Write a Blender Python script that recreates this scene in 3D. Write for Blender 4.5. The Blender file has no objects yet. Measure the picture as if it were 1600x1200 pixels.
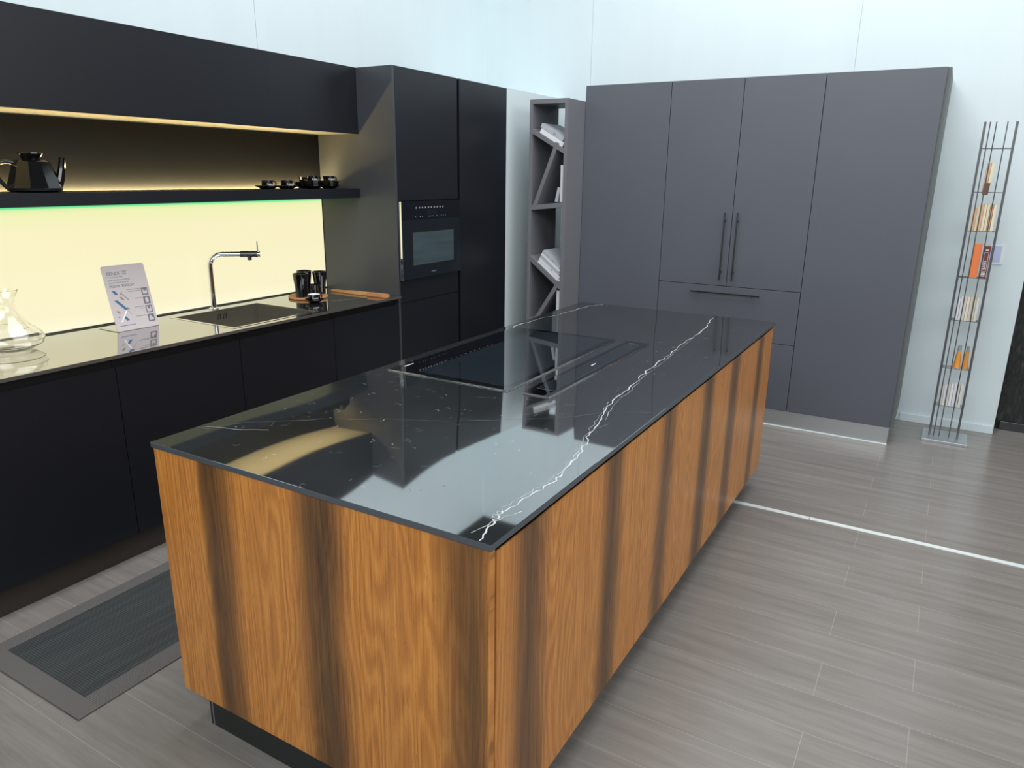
import bpy, bmesh, math, random
from mathutils import Vector, Matrix
random.seed(7)
SC = bpy.context.scene
COL = SC.collection
PI = math.pi

# ------------------------------------------------------------------ materials
def mat(name, color, rough=0.5, metal=0.0, ior=1.5, emis=None, estr=0.0, trans=0.0, coat=0.0):
    m = bpy.data.materials.new(name); m.use_nodes = True
    b = m.node_tree.nodes['Principled BSDF']
    b.inputs['Base Color'].default_value = (*color, 1)
    b.inputs['Roughness'].default_value = rough
    b.inputs['Metallic'].default_value = metal
    b.inputs['IOR'].default_value = ior
    b.inputs['Transmission Weight'].default_value = trans
    b.inputs['Coat Weight'].default_value = coat
    if emis:
        b.inputs['Emission Color'].default_value = (*emis, 1)
        b.inputs['Emission Strength'].default_value = estr
    return m
class N:
    """small node helper"""
    def __init__(s, m):
        s.m = m; s.t = m.node_tree; s.b = s.t.nodes['Principled BSDF']
    def new(s, kind, **k):
        n = s.t.nodes.new(kind)
        for a, v in k.items(): setattr(n, a, v)
        return n
    def set(s, sock, v):
        if isinstance(v, bpy.types.NodeSocket): s.t.links.new(v, sock)
        else: sock.default_value = v
    def math(s, op, a, b=0.0, c=None):
        n = s.new('ShaderNodeMath', operation=op); s.set(n.inputs[0], a); s.set(n.inputs[1], b)
        if c is not None: s.set(n.inputs[2], c)
        return n.outputs[0]
    def coord(s, scale=(1,1,1), loc=(0,0,0), out='Object'):
        tc = s.new('ShaderNodeTexCoord'); mp = s.new('ShaderNodeMapping')
        mp.inputs['Scale'].default_value = scale; mp.inputs['Location'].default_value = loc
        s.t.links.new(tc.outputs[out], mp.inputs[0]); return mp.outputs[0]
    def noise(s, vec, scale=1.0, detail=4.0, rough=0.5, dist=0.0):
        n = s.new('ShaderNodeTexNoise'); s.set(n.inputs['Vector'], vec)
        n.inputs['Scale'].default_value = scale; n.inputs['Detail'].default_value = detail
        n.inputs['Roughness'].default_value = rough; n.inputs['Distortion'].default_value = dist
        return n.outputs['Fac']
    def ramp(s, fac, stops, interp='LINEAR'):
        n = s.new('ShaderNodeValToRGB'); s.set(n.inputs[0], fac)
        cr = n.color_ramp; cr.interpolation = interp
        while len(cr.elements) < len(stops): cr.elements.new(0.5)
        for e, (p, c) in zip(cr.elements, stops):
            e.position = p; e.color = (*c, 1) if len(c) == 3 else c
        return n.outputs[0]
    def mix(s, fac, a, b, mode='MIX'):
        n = s.new('ShaderNodeMix', data_type='RGBA', blend_type=mode)
        s.set(n.inputs[0], fac)
        for i, v in ((6, a), (7, b)):
            if isinstance(v, tuple): v = (*v, 1) if len(v) == 3 else v
            s.set(n.inputs[i], v)
        return n.outputs[2]
    def sep(s, vec):
        n = s.new('ShaderNodeSeparateXYZ'); s.set(n.inputs[0], vec); return n.outputs
    def bump(s, h, strength=0.2, dist=0.001):
        n = s.new('ShaderNodeBump'); s.set(n.inputs['Height'], h)
        n.inputs['Strength'].default_value = strength; n.inputs['Distance'].default_value = dist
        s.t.links.new(n.outputs[0], s.b.inputs['Normal'])
def g(v): return (v, v, v)

def laminate(name, col, rough=0.45, ior=1.5):
    m = mat(name, col, rough, ior=ior); n = N(m)
    c = n.coord()
    f = n.noise(c, 900, 2)
    n.bump(f, 0.15, 0.0004)
    f2 = n.noise(c, 2.0, 2)
    n.set(m.node_tree.nodes['Principled BSDF'].inputs['Base Color'],
          n.mix(f2, tuple(x*.93 for x in col), tuple(x*1.07 for x in col)))
    return m
M = {}
M['black'] = laminate('matt_black_laminate', (0.0075, 0.0088, 0.0130), 0.38, 1.5)
M['blackside_lit'] = laminate('matt_black_side_lit', (0.050, 0.054, 0.062), 0.36, 1.5)  # lighter copy of the black laminate, backsplash glow put into its colour
M['niche'] = laminate('niche_black', (0.007, 0.0075, 0.009), 0.5, 1.35)
M['grey'] = laminate('anthracite_laminate', (0.098, 0.107, 0.130), 0.42, 1.5)
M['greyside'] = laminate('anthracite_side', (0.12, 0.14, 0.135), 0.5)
M['lacquer'] = laminate('grey_lacquer', (0.175, 0.178, 0.195), 0.5)
M['void'] = mat('dark_channel', (0.003, 0.003, 0.004), 0.6)
M['darkplinth'] = mat('dark_brown_plinth', (0.045, 0.037, 0.03), 0.35)
M['greenplinth'] = mat('black_glossy_plinth', (0.012, 0.017, 0.016), 0.25)
M['alu'] = mat('brushed_aluminium', (0.55, 0.58, 0.60), 0.36, 0.85)
M['steel'] = mat('polished_steel', (0.62, 0.62, 0.6), 0.12, 1.0)
M['brushed'] = mat('brushed_steel', (0.5, 0.48, 0.43), 0.3, 1.0)
M['chrome'] = mat('chrome', (0.85, 0.86, 0.88), 0.04, 1.0)
M['mirror'] = mat('polished_edge', (0.97, 0.97, 0.95), 0.05, 1.0)
M['gunmetal'] = mat('gunmetal', (0.11, 0.115, 0.12), 0.3, 1.0)
M['ceramic'] = mat('black_glazed_ceramic', (0.004, 0.004, 0.005), 0.06, ior=1.6)
M['whitecer'] = mat('white_glaze', (0.75, 0.75, 0.73), 0.2)
M['white'] = mat('white_print', (0.85, 0.85, 0.85), 0.5)
M['greyprint'] = mat('grey_print', (0.16, 0.16, 0.18), 0.5)
M['darkprint'] = mat('dark_print', (0.03, 0.03, 0.04), 0.5)
M['dimprint'] = mat('faint_print', (0.3, 0.31, 0.33), 0.5)
M['blueprint'] = mat('blue_print', (0.06, 0.16, 0.28), 0.5)
M['taupeprint'] = mat('taupe_print', (0.32, 0.24, 0.2), 0.5)
M['roseprint'] = mat('rose_print', (0.68, 0.5, 0.43), 0.5)
M['card'] = mat('sign_card', (0.56, 0.5, 0.5), 0.35)
M['glass'] = mat('clear_glass', (1, 1, 1), 0.0, ior=1.45, trans=1.0)
M['acrylic'] = mat('clear_acrylic', (0.95, 0.97, 0.97), 0.02, ior=1.49, trans=1.0)
M['hobglass'] = mat('black_hob_glass', (0.002, 0.002, 0.003), 0.02, ior=3.6)
M['hobinner'] = mat('hob_zone_print', (0.011, 0.017, 0.023), 0.02, ior=3.6)
M['ovenblack'] = mat('oven_black_glass', (0.004, 0.005, 0.009), 0.12, ior=1.5)
M['ovendoor'] = mat('oven_door_glass', (0.008, 0.012, 0.017), 0.25, ior=1.5)
M['lightened'] = laminate('lightened_underside', (0.13, 0.128, 0.12), 0.5)  # dark underside made paler, the strip light is put into its colour
M['notice'] = mat('lavender_paper', (0.50, 0.56, 0.78), 0.6)
M['mug'] = M['ceramic']

# walls
m = mat('white_wall', (0.74, 0.84, 0.86), 0.45); n = N(m)
f = n.noise(n.coord((6, 6, 0.6)), 1.0, 3)
n.set(n.b.inputs['Base Color'], n.mix(f, (0.63, 0.735, 0.765), (0.69, 0.785, 0.81))); M['wall'] = m
m = mat('white_panel', (0.66, 0.75, 0.77), 0.4); M['panel'] = m
m = mat('dark_ceiling', (0.05, 0.06, 0.06), 0.8); M['ceiling'] = m
m = mat('dark_textured_wall', (0.03, 0.03, 0.03), 0.8); n = N(m)
c = n.coord((9, 9, 3))
f = n.noise(c, 4, 8, 0.65, 1.2)
n.set(n.b.inputs['Base Color'], n.ramp(f, [(0.3, g(0.012)), (0.55, g(0.03)), (0.75, (0.09, 0.095, 0.08))]))
n.bump(f, 1.0, 0.02); M['darkwall'] = m

# luminous backsplash (an edge lit panel: it gives off the light)
m = mat('luminous_panel', (0.8, 0.75, 0.55), 0.35); n = N(m)
z = n.sep(n.coord(out='Object'))[2]
col = n.ramp(n.math('MULTIPLY', z, 1/0.56), [(0.0, (0.96, 0.92, 0.65)), (0.12, (0.93, 0.86, 0.57)), (0.8, (0.93, 0.87, 0.54)),
        (0.925, (0.87, 0.89, 0.47)), (0.958, (0.70, 0.88, 0.42)), (0.968, (0.16, 0.82, 0.32)), (1.0, (0.05, 0.7, 0.22))])  # green LED glow along the top edge is put into the emission colour
n.set(n.b.inputs['Base Color'], (0.05, 0.05, 0.04, 1))
n.set(n.b.inputs['Emission Color'], col); n.b.inputs['Emission Strength'].default_value = 1.0
M['lumi'] = m
M['led'] = mat('warm_led', (0.9, 0.8, 0.5), 0.5, emis=(1.0, 0.76, 0.34), estr=215.0)
M['ledgreen'] = mat('green_led', (0.2, 0.8, 0.4), 0.5, emis=(0.08, 0.75, 0.3), estr=0.9)

# floor
m = mat('grey_oak_laminate', (0.2, 0.18, 0.17), 0.3); n = N(m)
c = n.coord(loc=(-0.545, -0.942, 0))
br = n.new('ShaderNodeTexBrick'); br.offset = 0.7658; br.offset_frequency = 2; br.squash = 1
n.t.links.new(c, br.inputs['Vector'])
br.inputs['Scale'].default_value = 1.0; br.inputs['Mortar Size'].default_value = 0.0011
br.inputs['Brick Width'].default_value = 1.2; br.inputs['Row Height'].default_value = 0.193
br.inputs['Mortar Smooth'].default_value = 0.3; br.inputs['Bias'].default_value = 0.0
br.inputs['Color1'].default_value = (0.42, 0.42, 0.42, 1); br.inputs['Color2'].default_value = (0.58, 0.58, 0.58, 1)
br.inputs['Mortar'].default_value = (0.5, 0.5, 0.5, 1)
streak = n.noise(n.coord((1.6, 22, 1)), 1.0, 5, 0.6)
fine = n.noise(n.coord((9, 330, 1)), 1.0, 3, 0.6)
bd = n.sep(br.outputs['Color'])[0]
v = n.math('ADD', n.math('MULTIPLY', streak, 0.75), n.math('MULTIPLY', fine, 0.30))
v = n.math('ADD', v, n.math('MULTIPLY', bd, 0.30))
col = n.ramp(v, [(0.30, (0.140, 0.126, 0.113)), (0.62, (0.22, 0.203, 0.186)), (0.95, (0.30, 0.28, 0.26))])
col = n.mix(n.math('MULTIPLY', br.outputs['Fac'], 0.75), col, (0.38, 0.36, 0.335))
n.set(n.b.inputs['Base Color'], col)
n.set(n.b.inputs['Roughness'], n.math('ADD', 0.15, n.math('MULTIPLY', streak, 0.16)))
n.bump(fine, 0.25, 0.0006); M['floor'] = m

# stone
def stone(name, base, light, wav=0.0):
    m = mat(name, base, 0.05); n = N(m)
    c = n.coord()
    cl = n.noise(c, 3.0, 5, 0.6, 0.6)
    col = n.mix(cl, base, light)
    # short curved flecks of quartz
    vo = n.new('ShaderNodeTexVoronoi', feature='DISTANCE_TO_EDGE'); vo.inputs['Scale'].default_value = 14
    n.set(vo.inputs['Vector'], n.mix(0.05, c, n.new('ShaderNodeTexNoise').outputs['Color'], 'ADD'))
    edge = n.math('LESS_THAN', vo.outputs['Distance'], 0.010)
    patch = n.math('GREATER_THAN', n.noise(c, 17, 2, 0.5, 0.3), 0.655)
    speck = n.math('GREATER_THAN', n.noise(c, 120, 1, 0.5), 0.83)
    f = n.math('MAXIMUM', n.math('MULTIPLY', edge, patch), speck)
    n.set(n.b.inputs['Base Color'], n.mix(n.math('MULTIPLY', f, 0.6), col, (0.3, 0.31, 0.31)))
    n.b.inputs['IOR'].default_value = 5.2
    n.b.inputs['Roughness'].default_value = 0.035
    if wav:
        w = n.noise(n.coord((1.0, 1.0, 1.0)), 1.4, 0, 0.5)
        n.bump(w, 1.0, wav)
    return m
M['stone'] = stone('black_marble', (0.011, 0.013, 0.014), (0.028, 0.031, 0.033), 0.011)
M['stone2'] = stone('black_marble_counter', (0.012, 0.013, 0.012), (0.026, 0.028, 0.026))
M['stone2'].node_tree.nodes['Principled BSDF'].inputs['IOR'].default_value = 9.0
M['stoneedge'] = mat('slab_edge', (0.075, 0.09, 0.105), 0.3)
M['stoneedge2'] = mat('counter_edge', (0.085, 0.075, 0.07), 0.3)  # warm reflected light is put into this edge colour
M['vein'] = mat('white_vein', (0.62, 0.64, 0.64), 0.15)
M['veinfaint'] = mat('faint_vein', (0.2, 0.21, 0.21), 0.15)

# banded oak: the bands are heat-darkened stripes of the veneer itself
def wood(name, axis, bands, length, lo=(0.54, 0.195, 0.030), hi=(0.74, 0.32, 0.062)):
    m = mat(name, lo, 0.32, ior=1.55); n = N(m)
    c = n.coord(); s = n.sep(c); u = s[axis]; zz = s[2]
    sc = [1, 1, 1]; sc[axis] = 5; sc[2] = 1.1
    wob = n.math('SUBTRACT', n.noise(n.coord(tuple(sc)), 1.0, 3, 0.6), 0.5)
    uu = n.math('ADD', u, n.math('MULTIPLY', wob, 0.075))
    sf = [1, 1, 1]; sf[axis] = 150; sf[2] = 3.2
    fine = n.noise(n.coord(tuple(sf)), 1.0, 5, 0.7)
    sp = [1, 1, 1]; sp[axis] = 420; sp[2] = 26
    pores = n.noise(n.coord(tuple(sp)), 1.0, 2, 0.5)
    # cathedral figure
    scw = [0.2, 0.2, 0.2]; scw[axis] = 5.0; scw[2] = 0.55
    cat = n.noise(n.coord(tuple(scw)), 1.0, 2, 0.5, 0.5)
    ring = n.math('SINE', n.math('MULTIPLY', cat, 170.0))
    fig = n.math('MULTIPLY', n.math('ADD', ring, 1.0), 0.5)
    k = n.math('ADD', n.math('MULTIPLY', fine, 0.86), n.math('MULTIPLY', fig, 0.14))
    col = n.ramp(k, [(0.30, tuple(x*0.62 for x in lo)), (0.47, lo), (0.66, hi)])
    # large tone change between veneer leaves
    sl = [1, 1, 1]; sl[axis] = 7; sl[2] = 0.2
    leaf = n.noise(n.coord(tuple(sl)), 1.0, 1, 0.5)
    col = n.mix(n.math('MULTIPLY', leaf, 0.35), col, (0.55, 0.27, 0.10))
    col = n.mix(n.math('MULTIPLY', n.math('GREATER_THAN', pores, 0.64), 0.42), col, (0.17, 0.065, 0.02))
    fine2 = n.math('ADD', uu, n.math('MULTIPLY', n.math('SUBTRACT', fine, 0.5), 0.03))
    stops = []
    for (a, b, cpk, soft0, soft1, amt) in bands:
        stops += [(a - soft0, 0.0), (a, amt*0.8), (cpk, amt), (b, amt*0.7), (b + soft1, 0.0)]
    st = []
    for p, vv in stops:
        p = max(0.0, min(1.0, p/length))
        if st and p <= st[-1][0]: p = min(1.0, st[-1][0] + 1e-4)
        st.append((p, g(vv)))
    band = n.ramp(n.math('DIVIDE', fine2, length), st)
    dk = n.ramp(fine, [(0.3, (0.014, 0.009, 0.005)), (0.7, (0.100, 0.056, 0.026))])
    band = n.math('MULTIPLY', band, n.math('ADD', 0.78, n.math('MULTIPLY', n.noise(n.coord(tuple(x*0.3 if i != 2 else x for i, x in enumerate(sf))), 1.0, 3, 0.6), 0.42)))
    col = n.mix(band, col, dk)
    n.set(n.b.inputs['Base Color'], col)
    n.bump(n.math('ADD', pores, fine), 0.25, 0.0006)
    return m
W, L, H = 1.093, 2.756, 0.92
M['wood_end'] = wood('banded_oak_end', 0, [(0.19, 0.275, 0.215, 0.02, 0.05, 0.90), (0.565, 0.67, 0.63, 0.06, 0.04, 0.92), (1.01, 1.075, 1.05, 0.07, 0.012, 0.82)], W)
M['wood_side'] = wood('banded_oak_doors', 1, [(0.13, 0.235, 0.18, 0.05, 0.05, 0.85), (0.61, 0.70, 0.65, 0.05, 0.05, 0.9), (1.07, 1.16, 1.11, 0.05, 0.06, 0.85),
                    (1.53, 1.64, 1.60, 0.05, 0.05, 0.92), (1.94, 2.05, 2.0, 0.04, 0.04, 0.85), (2.44, 2.52, 2.48, 0.04, 0.05, 0.85)], L)
M['oak'] = mat('light_oak', (0.50, 0.25, 0.09), 0.45)
M['cork'] = mat('cork', (0.42, 0.19, 0.07), 0.7)
n = N(M['cork']); f = n.noise(n.coord(), 90, 3)
n.set(n.b.inputs['Base Color'], n.mix(f, (0.34, 0.14, 0.045), (0.52, 0.27, 0.11)))
n = N(M['oak']); f = n.noise(n.coord((5, 80, 30)), 1, 3)
n.set(n.b.inputs['Base Color'], n.mix(f, (0.42, 0.19, 0.06), (0.60, 0.33, 0.13)))

# mat
m = mat('woven_mat', (0.04, 0.045, 0.045), 0.75); n = N(m)
w1 = n.new('ShaderNodeTexWave', wave_type='BANDS', bands_direction='X'); w1.inputs['Scale'].default_value = 55
w2 = n.new('ShaderNodeTexWave', wave_type='BANDS', bands_direction='Y'); w2.inputs['Scale'].default_value = 38
c = n.coord()
for w in (w1, w2): n.t.links.new(c, w.inputs['Vector']); w.inputs['Distortion'].default_value = 0.6
p = n.math('MULTIPLY', w1.outputs['Fac'], w2.outputs['Fac'])
st = n.noise(n.coord((45, 2.5, 1)), 1.0, 3)
col = n.mix(p, (0.026, 0.031, 0.032), (0.13, 0.14, 0.14))
col = n.mix(n.ramp(st, [(0.35, g(0)), (0.75, g(0.75))]), col, (0.022, 0.026, 0.028))
n.set(n.b.inputs['Base Color'], col); n.bump(p, 0.7, 0.0025); M['weave'] = m
m = mat('mat_border', (0.1, 0.095, 0.09), 0.7); n = N(m)
w2 = n.new('ShaderNodeTexWave', wave_type='BANDS', bands_direction='Y'); w2.inputs['Scale'].default_value = 60
n.t.links.new(n.coord(), w2.inputs['Vector'])
n.set(n.b.inputs['Base Color'], n.mix(w2.outputs['Fac'], (0.095, 0.09, 0.088), (0.165, 0.155, 0.15))); n.bump(w2.outputs['Fac'], 0.6, 0.002)
M['border'] = m
M['borderplain'] = mat('mat_border_plain', (0.125, 0.117, 0.110), 0.65)
# oven window
m = mat('oven_window', (0.05, 0.075, 0.08), 0.15); n = N(m)
f = n.noise(n.coord((1, 3, 26)), 1.0, 3, 0.5, 0.4)
n.set(n.b.inputs['Base Color'], n.mix(f, (0.030, 0.05, 0.058), (0.075, 0.105, 0.115))); M['ovenwin'] = m
# rough dark inside of bookcase
m = laminate('dark_grey_inside', (0.05, 0.052, 0.062), 0.5); M['inside'] = m

# ------------------------------------------------------------------ mesh helpers
class MB:
    def __init__(s): s.bm = bmesh.new(); s.mats = []
    def _mi(s, m):
        if m is None: return 0
        if m not in s.mats: s.mats.append(m)
        return s.mats.index(m)
    def box(s, x0, x1, y0, y1, z0, z1, bev=0.0, m=None, mtx=None, seg=2):
        mi = s._mi(m); t = bmesh.new()
        bmesh.ops.create_cube(t, size=1)
        for v in t.verts:
            v.co = Vector(((x0+x1)/2 + v.co.x*(x1-x0), (y0+y1)/2 + v.co.y*(y1-y0), (z0+z1)/2 + v.co.z*(z1-z0)))
        if bev > 0:
            bmesh.ops.bevel(t, geom=list(t.edges), offset=bev, segments=seg, affect='EDGES', profile=0.5)
        if mtx: t.transform(mtx)
        s._merge(t, mi); return s
    def _merge(s, t, mi):
        me = bpy.data.meshes.new('tmp'); t.to_mesh(me); t.free()
        for p in me.polygons: p.material_index = mi
        s.bm.from_mesh(me); bpy.data.meshes.remove(me)
    def lathe(s, prof, cx, cy, seg=40, m=None, smooth=True, closed=False):
        mi = s._mi(m); t = bmesh.new(); rings = []
        for r, z in prof:
            if r < 1e-5: rings.append([t.verts.new((cx, cy, z))])
            else: rings.append([t.verts.new((cx + r*math.cos(2*PI*i/seg), cy + r*math.sin(2*PI*i/seg), z)) for i in range(seg)])
        pairs = list(zip(rings, rings[1:])) + ([(rings[-1], rings[0])] if closed else [])
        for a, b in pairs:
            for i in range(seg):
                j = (i+1) % seg
                if len(a) == 1 and len(b) == 1: continue
                if len(a) == 1: t.faces.new((a[0], b[i], b[j]))
                elif len(b) == 1: t.faces.new((a[i], a[j], b[0]))
                else: t.faces.new((a[i], a[j], b[j], b[i]))
        bmesh.ops.recalc_face_normals(t, faces=t.faces)
        for f in t.faces: f.smooth = smooth
        s._merge(t, mi); return s
    def tube(s, pts, rad, seg=16, m=None):
        mi = s._mi(m); t = bmesh.new(); pts = [Vector(p) for p in pts]
        if not isinstance(rad, (list, tuple)): rad = [rad]*len(pts)
        rings = []; up = None
        for i, p in enumerate(pts):
            d = (pts[min(i+1, len(pts)-1)] - pts[max(i-1, 0)]).normalized()
            if up is None:
                up = Vector((0, 0, 1)) if abs(d.z) < 0.9 else Vector((1, 0, 0))
            a = d.cross(up).normalized(); b = a.cross(d).normalized(); up = b
            rings.append([t.verts.new(p + (a*math.cos(2*PI*k/seg) + b*math.sin(2*PI*k/seg))*rad[i]) for k in range(seg)])
        for a, b in zip(rings, rings[1:]):
            for k in range(seg): t.faces.new((a[k], a[(k+1) % seg], b[(k+1) % seg], b[k])).smooth = True
        t.faces.new(rings[0][::-1]); t.faces.new(rings[-1])
        bmesh.ops.recalc_face_normals(t, faces=t.faces)
        s._merge(t, mi); return s
    def prism(s, poly, axis, a, b, bev=0.0, m=None, mtx=None):
        """poly: 2D points in the plane normal to axis ('x': (y,z), 'y': (x,z), 'z': (x,y))"""
        mi = s._mi(m); t = bmesh.new()
        def P(p, w): return {'x': (w, p[0], p[1]), 'y': (p[0], w, p[1]), 'z': (p[0], p[1], w)}[axis]
        v0 = [t.verts.new(P(p, a)) for p in poly]; v1 = [t.verts.new(P(p, b)) for p in poly]
        t.faces.new(v0); t.faces.new(v1[::-1])
        for i in range(len(poly)):
            j = (i+1) % len(poly); t.faces.new((v0[i], v1[i], v1[j], v0[j]))
        bmesh.ops.recalc_face_normals(t, faces=t.faces)
        if bev: bmesh.ops.bevel(t, geom=list(t.edges), offset=bev, segments=2, affect='EDGES')
        if mtx: t.transform(mtx)
        s._merge(t, mi); return s
    def build(s, name, m=None, parent=None):
        me = bpy.data.meshes.new(name)
        off = Vector((0, 0, 0))
        if parent is not None:
            p = parent
            while p is not None: off += p.location; p = p.parent
        else:
            xs = [v.co for v in s.bm.verts]
            lo = Vector([min(v[i] for v in xs) for i in range(3)]); hi = Vector([max(v[i] for v in xs) for i in range(3)])
            off = Vector(((lo.x+hi.x)/2, (lo.y+hi.y)/2, lo.z)) if s.center else Vector((0, 0, 0))
        s.bm.transform(Matrix.Translation(-off)); s.bm.to_mesh(me); s.bm.free()
        ms = s.mats if s.mats else [m]
        if s.mats and m is not None: ms = s.mats
        for q in ms: me.materials.append(q)
        o = bpy.data.objects.new(name, me); COL.objects.link(o)
        if parent is not None: o.parent = parent
        else: o.location = off
        return o
    center = True
def setp(o, label=None, cat=None, group=None, kind=None):
    if label: o['label'] = label
    if cat: o['category'] = cat
    if group: o['group'] = group
    if kind: o['kind'] = kind
    return o
def thing(name, label, cat, loc=(0, 0, 0), group=None):
    o = bpy.data.objects.new(name, None); COL.objects.link(o); o.location = loc; o.empty_display_size = 0.05
    return setp(o, label, cat, group)
def struct(name, mb, m=None, keep=False):
    mb.center = not keep
    o = mb.build(name, m); o['kind'] = 'structure'; return o
def dup(root, loc, label=None, rotz=0.0):
    r = root.copy(); COL.objects.link(r); r.location = loc; r.rotation_euler = (0, 0, rotz)
    if label: r['label'] = label
    for ch in list(root.children):
        c = ch.copy(); COL.objects.link(c); c.parent = r
        for gch in list(ch.children):
            d = gch.copy(); COL.objects.link(d); d.parent = c
    return r
def text_obj(name, body, size, m, parent, mtx, align='LEFT', ext=0.0003, label=None):
    cu = bpy.data.curves.new('t', 'FONT'); cu.body = body; cu.size = size; cu.align_x = align; cu.extrude = ext
    o = bpy.data.objects.new('t', cu); COL.objects.link(o)
    dg = bpy.context.evaluated_depsgraph_get(); dg.update()
    me = bpy.data.meshes.new_from_object(o.evaluated_get(dg))
    bpy.data.objects.remove(o); bpy.data.curves.remove(cu)
    off = Vector((0, 0, 0)); p = parent
    while p is not None: off += p.location; p = p.parent
    me.transform(Matrix.Translation(-off) @ mtx); me.materials.clear(); me.materials.append(m)
    r = bpy.data.objects.new(name, me); COL.objects.link(r); r.parent = parent
    if label: r['label'] = label
    return r
def face_mtx(origin, ux, uy):
    ux = Vector(ux).normalized(); uy = Vector(uy).normalized(); uz = ux.cross(uy)
    m = Matrix.Identity(4)
    for i in range(3):
        m[i][0] = ux[i]; m[i][1] = uy[i]; m[i][2] = uz[i]; m[i][3] = origin[i]
    return m
def bx(*a, **k): return MB().box(*a, **k)

# ------------------------------------------------------------------ setting
XL, YB = -2.868, 4.496
mb = MB(); mb.box(-7, 7, -7, 7.5, -0.05, 0.0); struct('floor', mb, M['floor'], keep=True)
mb = MB()
for a, b in ((-7, 2.0485), (2.0515, YB+0.05)): mb.box(XL-0.04, XL, a, b, 0, 3.42)
mb.box(XL-0.06, XL-0.005, -7, YB+0.05, 0, 3.419)
struct('wall_left', mb, M['wall'], keep=True)
mb = MB()
for a, b in ((XL, -1.9015), (-1.8985, 0.0045), (0.0075, 1.16)): mb.box(a, b, YB, YB+0.04, 0, 3.42)
mb.box(XL, 1.1595, YB+0.005, YB+0.1, 0, 3.419)
struct('wall_back', mb, M['wall'], keep=True)
struct('wall_right', bx(1.17, 5.5, 4.65, 4.75, 0.0, 3.42), M['darkwall'], keep=True)
struct('ceiling', bx(-7, 7, -3.5, 7.5, 4.9, 5.0), M['ceiling'], keep=True)
struct('baseboard_back', bx(0.6, 1.155, YB-0.012, YB, 0.0, 0.055, 0.002), M['wall'], keep=True)
struct('baseboard_right', bx(1.2, 5.5, 4.63, 4.65, 0.0, 0.06, 0.002), M['gunmetal'], keep=True)
struct('trim_1', bx(-2.74, -2.121, 3.5885, YB, 0.0, 2.222, 0.001), M['panel'], keep=True)   # white infill block beside the tall units
mb = MB(); mb.box(-3.0, 0.3160, 2.482, 2.512, 0, 0.004, 0.001); mb.box(0.3185, 3.2, 2.483, 2.513, 0, 0.004, 0.001)
M['strip'] = mat('white_tape_strip', (0.72, 0.78, 0.77), 0.35)
struct('trim_2', mb, M['strip'], keep=True)

# ------------------------------------------------------------------ island
isl = thing('kitchen_island', 'long island cabinet clad in orange-brown oak with dark vertical bands', 'kitchen island', (-W/2, L/2, 0))
mb = MB(); mb.box(-W+0.001, -0.001, 0, 0.02, 0.1255, 0.904, 0.0015); mb.build('end_panel', M['wood_end'], isl)
# wood material uses object coordinates -> shift meshes so that local x/y start at 0
def rebase(o, origin):
    off = Vector(origin) - (o.location + (o.parent.location if o.parent else Vector((0, 0, 0))))
    o.data.transform(Matrix.Translation(-off)); o.location = o.location + off
rebase(isl.children[-1], (-W, 0, 0))
mb = MB(); mb.box(-W+0.001, -0.001, L-0.02, L, 0.1255, 0.904, 0.0015); o = mb.build('end_panel', M['wood_end'], isl); rebase(o, (-W, 0, 0))
bx(-W+0.03, -0.03, 0.021, L-0.021, 0.128, 0.904).build('carcass', M['void'], isl)
ys = [0.0225, 0.905, 1.785, L-0.0225]
for side in (1, -1):
    for a, b in zip(ys, ys[1:]):
        mb = MB()
        if side == 1:
            mb.prism([(-0.029, 0.868), (-0.024, 0.868), (-0.003, 0.893), (0.0, 0.893), (0.0, 0.1275), (-0.029, 0.1275)][::-1], 'y', a+0.0012, b-0.0012, 0.0008)
        else:
            mb.prism([(-W+0.029, 0.868), (-W+0.024, 0.868), (-W+0.003, 0.893), (-W, 0.893), (-W, 0.1275), (-W+0.029, 0.1275)], 'y', a+0.0012, b-0.0012, 0.0008)
        o = mb.build('door', M['wood_side'], isl); rebase(o, (0, 0, 0))
mb = MB(); mb.box(-W+0.065, -0.065, 0.032, L-0.03, 0, 0.127); mb.build('plinth', M['greenplinth'], isl)
for y in (0.03,):
    bx(-W+0.078, -W+0.081, y-0.0005, y+0.004, 0, 0.127).build('corner_trim', M['alu'], isl)

def vein(mb, pts, w, m, z, jag=0.006, sub=5, seed=1):
    rnd = random.Random(seed); P = [Vector((p[0], p[1])) for p in pts]
    out = []
    for a, b in zip(P, P[1:]):
        d = (b-a); nrm = Vector((-d.y, d.x)).normalized() if d.length else Vector((0, 0))
        for k in range(sub):
            t = k/sub; q = a + d*t
            if not (a == P[0] and k == 0): q = q + nrm*rnd.uniform(-jag, jag)
            out.append(q)
    out.append(P[-1])
    mi = mb._mi(m); t = bmesh.new(); prev = None
    for i, q in enumerate(out):
        d = (out[min(i+1, len(out)-1)] - out[max(i-1, 0)]); nrm = Vector((-d.y, d.x)).normalized()
        ww = w*rnd.uniform(0.15, 1.0)
        pr = (t.verts.new((q.x+nrm.x*ww, q.y+nrm.y*ww, z)), t.verts.new((q.x-nrm.x*ww, q.y-nrm.y*ww, z)))
        if prev: t.faces.new((prev[0], prev[1], pr[1], pr[0]))
        prev = pr
    for f in t.faces:
        if f.normal.z < 0: pass
    bmesh.ops.recalc_face_normals(t, faces=t.faces)
    for f in t.faces:
        f.normal_update()
        if f.normal.z < 0: f.normal_flip()
    mb._merge(t, mi)
mb = MB()
mb.box(-W-0.004, 0.004, -0.004, L+0.004, 0.9045, 0.92, 0.0012, M['stone'])
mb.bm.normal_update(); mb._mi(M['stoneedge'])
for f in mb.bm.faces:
    if f.normal.z < 0.9: f.material_index = 1
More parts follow.
